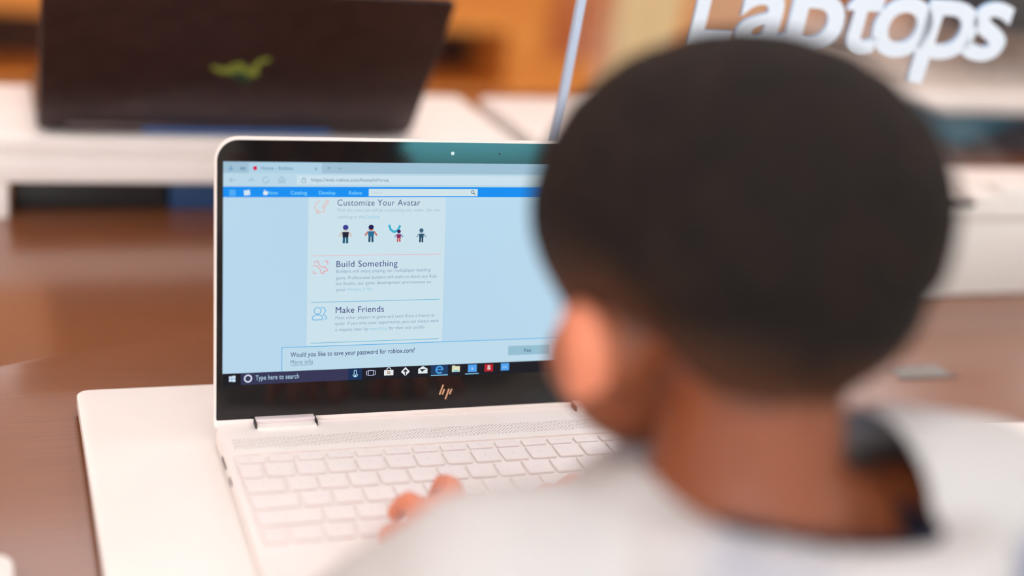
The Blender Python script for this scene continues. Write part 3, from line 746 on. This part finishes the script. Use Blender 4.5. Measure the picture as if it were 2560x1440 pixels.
# hair: scalp surface pushed out, thinning to nothing at the hair line
kill = [v for v in hb.verts if (MHi @ v.co).length > 130 or hairline(v.co) < -1 or v.co.z < 160]
bmesh.ops.delete(hb, geom=kill, context='VERTS')
hb.normal_update()
cos = {}
for v in hb.verts:
    h = hairline(v.co)
    n = noise.noise(v.co * 0.09) * 0.9 + noise.noise(v.co * 0.3) * 0.5
    cos[v] = v.co + v.normal * (0.25 + (7.5 + n) * sst(0, 46, h))
for v, c in cos.items(): v.co = c
lay = hb.verts.layers.float.new('hair')
for v in hb.verts: v[lay] = sst(0, 24 + 16 * sst(30, 70, abs((MHi @ v.co).x)), hairline(v.co) + 6 * noise.noise(v.co * 0.05))
mt = bpy.data.materials.new('short_dark_hair'); mt.use_nodes = True
nt = mt.node_tree; b_ = nt.nodes['Principled BSDF']
at = nt.nodes.new('ShaderNodeAttribute'); at.attribute_name = 'hair'
nz = nt.nodes.new('ShaderNodeTexNoise'); nz.inputs['Scale'].default_value = 55; nz.inputs['Detail'].default_value = 5
rp = nt.nodes.new('ShaderNodeValToRGB')
rp.color_ramp.elements[0].position = .3; rp.color_ramp.elements[0].color = lin((24, 21, 20))
rp.color_ramp.elements[1].position = .75; rp.color_ramp.elements[1].color = lin((42, 31, 26))
mx = nt.nodes.new('ShaderNodeMix'); mx.data_type = 'RGBA'; mx.inputs['A'].default_value = lin((88, 56, 40))
nz2 = nt.nodes.new('ShaderNodeTexNoise'); nz2.inputs['Scale'].default_value = 700; nz2.inputs['Detail'].default_value = 2
bp = nt.nodes.new('ShaderNodeBump'); bp.inputs['Strength'].default_value = 0.8; bp.inputs['Distance'].default_value = 0.0015
tc = nt.nodes.new('ShaderNodeTexCoord')
nt.links.new(tc.outputs['Object'], nz.inputs['Vector']); nt.links.new(tc.outputs['Object'], nz2.inputs['Vector'])
nt.links.new(nz.outputs['Fac'], rp.inputs[0]); nt.links.new(at.outputs['Fac'], mx.inputs['Factor'])
nt.links.new(rp.outputs[0], mx.inputs['B']); nt.links.new(mx.outputs['Result'], b_.inputs['Base Color'])
nt.links.new(nz2.outputs['Fac'], bp.inputs['Height']); nt.links.new(bp.outputs[0], b_.inputs['Normal'])
b_.inputs['Roughness'].default_value = 0.75; b_.inputs['Specular IOR Level'].default_value = 0.12
part('hair', hb, mt, boy, 'short dark brown hair faded at the sides')
# face details
for s in (-1, 1):
    g = bmesh.new(); ell(g, Vector((s * 25, 74.5, -27)), (9.5, 8, 6.5), MH)
    ey = part('eye', g, mat('eye_white', (236, 230, 226), 0.2), boy)
    g = bmesh.new(); ell(g, Vector((s * 25.5, 81.4, -28)), (4, 2.2, 4), MH); part('iris', g, mat('iris_brown', (44, 26, 18), 0.15), ey)
    g = bmesh.new(); capsule(g, (s * 14, 89, -10), (s * 36, 80, -13), 2.4, 1.6, MH); part('eyebrow', g, mat('brow_hair', (40, 30, 26), 0.8), boy)
g = bmesh.new(); ell(g, Vector((0, 92, -70)), (15, 3.2, 4.6), MH); part('lips', g, mat('lip_red', (170, 88, 76), 0.4), boy)

# shirt
def mk_shirt():
    mt = bpy.data.materials.new('white_patterned_cotton'); mt.use_nodes = True
    nt = mt.node_tree; b = nt.nodes['Principled BSDF']
    tc = nt.nodes.new('ShaderNodeTexCoord')
    vo = nt.nodes.new('ShaderNodeTexVoronoi'); vo.inputs['Scale'].default_value = 13
    nz = nt.nodes.new('ShaderNodeTexNoise'); nz.inputs['Scale'].default_value = 9; nz.inputs['Detail'].default_value = 2
    rp = nt.nodes.new('ShaderNodeValToRGB')
    rp.color_ramp.elements[0].position = .26; rp.color_ramp.elements[0].color = lin((138, 140, 164))
    rp.color_ramp.elements[1].position = .5; rp.color_ramp.elements[1].color = lin((202, 197, 195))
    nt.links.new(tc.outputs['Object'], vo.inputs['Vector']); nt.links.new(tc.outputs['Object'], nz.inputs['Vector'])
    nt.links.new(vo.outputs['Distance'], rp.inputs[0])
    mx = nt.nodes.new('ShaderNodeMix'); mx.data_type = 'RGBA'; mx.inputs['A'].default_value = lin((202, 197, 195))
    r2 = nt.nodes.new('ShaderNodeValToRGB'); r2.color_ramp.elements[0].position = .38; r2.color_ramp.elements[1].position = .56
    nt.links.new(nz.outputs['Fac'], r2.inputs[0]); nt.links.new(r2.outputs[0], mx.inputs['Factor'])
    nt.links.new(rp.outputs[0], mx.inputs['B']); nt.links.new(mx.outputs['Result'], b.inputs['Base Color'])
    b.inputs['Roughness'].default_value = 0.85; b.inputs['Specular IOR Level'].default_value = 0.2
    return mt
sb = bmesh.new()
capsule(sb, Vector((158, -402, 126)), Vector((100, -396, 120)), 48, 41)
capsule(sb, Vector((158, -402, 126)), Vector((222, -394, 139)), 46, 43)
capsule(sb, Vector((100, -396, 118)), Vector((46, -392, 110)), 42, 45)
capsule(sb, Vector((222, -394, 138)), Vector((270, -392, 128)), 43, 42)
capsule(sb, Vector((160, -396, 90)), Vector((160, -394, -60)), 70, 68, sq=(1.38, 0.92, 1))
capsule(sb, Vector((160, -394, -60)), Vector((160, -398, -290)), 68, 72, sq=(1.22, 0.94, 1))
for s_, e_, w_ in ((LS, LE, LWr), (RS, RE, RWr)):
    capsule(sb, Vector(s_), Vector(e_), 43, 38); capsule(sb, Vector(e_), Vector(w_), 37, 23)
CC = Vector((157, -404, 152))
RIM = [(207, -402, 150), (194, -367, 145), (160, -347, 150), (122, -357, 145), (104, -392, 152), (121, -435, 161), (163, -457, 161), (204, -449, 158)]
def rim(a):                    # neckline of the shirt, angle around CC
    u = (a % (2 * PI)) / (2 * PI) * 8; i = int(u) % 8; f = u - int(u)
    p = [Vector(RIM[(i + k) % 8]) for k in (-1, 0, 1, 2)]
    return 0.5 * (2 * p[1] + (p[2] - p[0]) * f + (2 * p[0] - 5 * p[1] + 4 * p[2] - p[3]) * f * f + (3 * p[1] - p[0] - 3 * p[2] + p[3]) * f ** 3)
RIMT = sorted((math.atan2(rim(k * PI / 90).y - CC.y, rim(k * PI / 90).x - CC.x) % (2 * PI), k * PI / 90) for k in range(180))
def rim_at(x, y):              # neckline point in the direction of (x, y)
    t_ = math.atan2(y - CC.y, x - CC.x) % (2 * PI)
    return rim(min(RIMT, key=lambda q: min(abs(q[0] - t_), 2 * PI - abs(q[0] - t_)))[1])
for i in range(36):
    a0, a1 = 2 * PI * i / 36, 2 * PI * (i + 1) / 36
    pp = []
    for a in (a0, a1):
        p = rim(a); o_ = Vector((p.x - CC.x, p.y - CC.y, 0)).normalized() * 13; pp.append(p + o_ - Vector((0, 0, 17)))
    capsule(sb, pp[0], pp[1], 18, 18)
sb = voxel(sb, 4.0, 8)
# neck opening
def inside(v):
    p = rim_at(v.co.x, v.co.y)
    return (v.co.x - CC.x) ** 2 + (v.co.y - CC.y) ** 2 < (p.x - CC.x) ** 2 + (p.y - CC.y) ** 2
kill = [v for v in sb.verts if v.co.z > 100 and (v.co - CC).length < 110 and inside(v)]
bmesh.ops.delete(sb, geom=kill, context='VERTS')
for v in sb.verts:
    n = noise.noise(v.co * 0.018) * 3.0 + noise.noise(v.co * 0.045) * 1.2
    v.co += v.normal * n
# snap the rim of the opening to the collar oval
for e in [e for e in sb.edges if e.is_boundary]:
    for v in e.verts:
        p = rim_at(v.co.x, v.co.y); v.co.x = p.x; v.co.y = p.y
shirt = part('shirt', sb, mk_shirt(), boy, 'white long-sleeved shirt with faint blue-grey pattern')
# navy collar band lining the opening
g = bmesh.new(); N = 72; rings = []
for (kr, dz) in ((1.0, -2), (0.985, 0), (0.965, -2), (0.93, -14), (0.90, -26), (0.93, -27), (0.97, -14)):
    rg = []
    for i in range(N):
        p = rim(2 * PI * i / N)
        rg.append(g.verts.new((CC.x + (p.x - CC.x) * kr, CC.y + (p.y - CC.y) * kr, p.z + dz)))
    rings.append(rg)
for k in range(len(rings)):
    A, B = rings[k], rings[(k + 1) % len(rings)]
    for i in range(N): g.faces.new((A[i], A[(i + 1) % N], B[(i + 1) % N], B[i]))
part('collar', g, mat('navy_rib', (20, 22, 42), 0.85), shirt, 'dark navy collar band')
# trousers and shoes
tb = bmesh.new()
capsule(tb, Vector((160, -398, -270)), Vector((160, -398, -330)), 68, 66, sq=(1.24, 0.95, 1))
for s, x in ((-1, 118), (1, 204)):
    capsule(tb, Vector((x, -398, -330)), Vector((x - s * 2, -392, -560)), 60, 46); capsule(tb, Vector((x - s * 2, -392, -560)), Vector((x, -405, -765)), 46, 36)
part('trousers', voxel(tb, 5.0, 6), mat('dark_denim', (40, 48, 70), 0.85), boy)
for s, x in ((-1, 118), (1, 204)):
    g = bmesh.new(); capsule(g, Vector((x, -410, -796)), Vector((x + s * 10, -312, -800)), 30, 26); box(x - 32 + s * 5, x + 32 + s * 5, -442, -284, ZF, ZF + 14, 6, bm=g)
    part('shoe', voxel(g, 4.0, 5), mat('grey_shoe', (120, 122, 128), 0.7), boy)
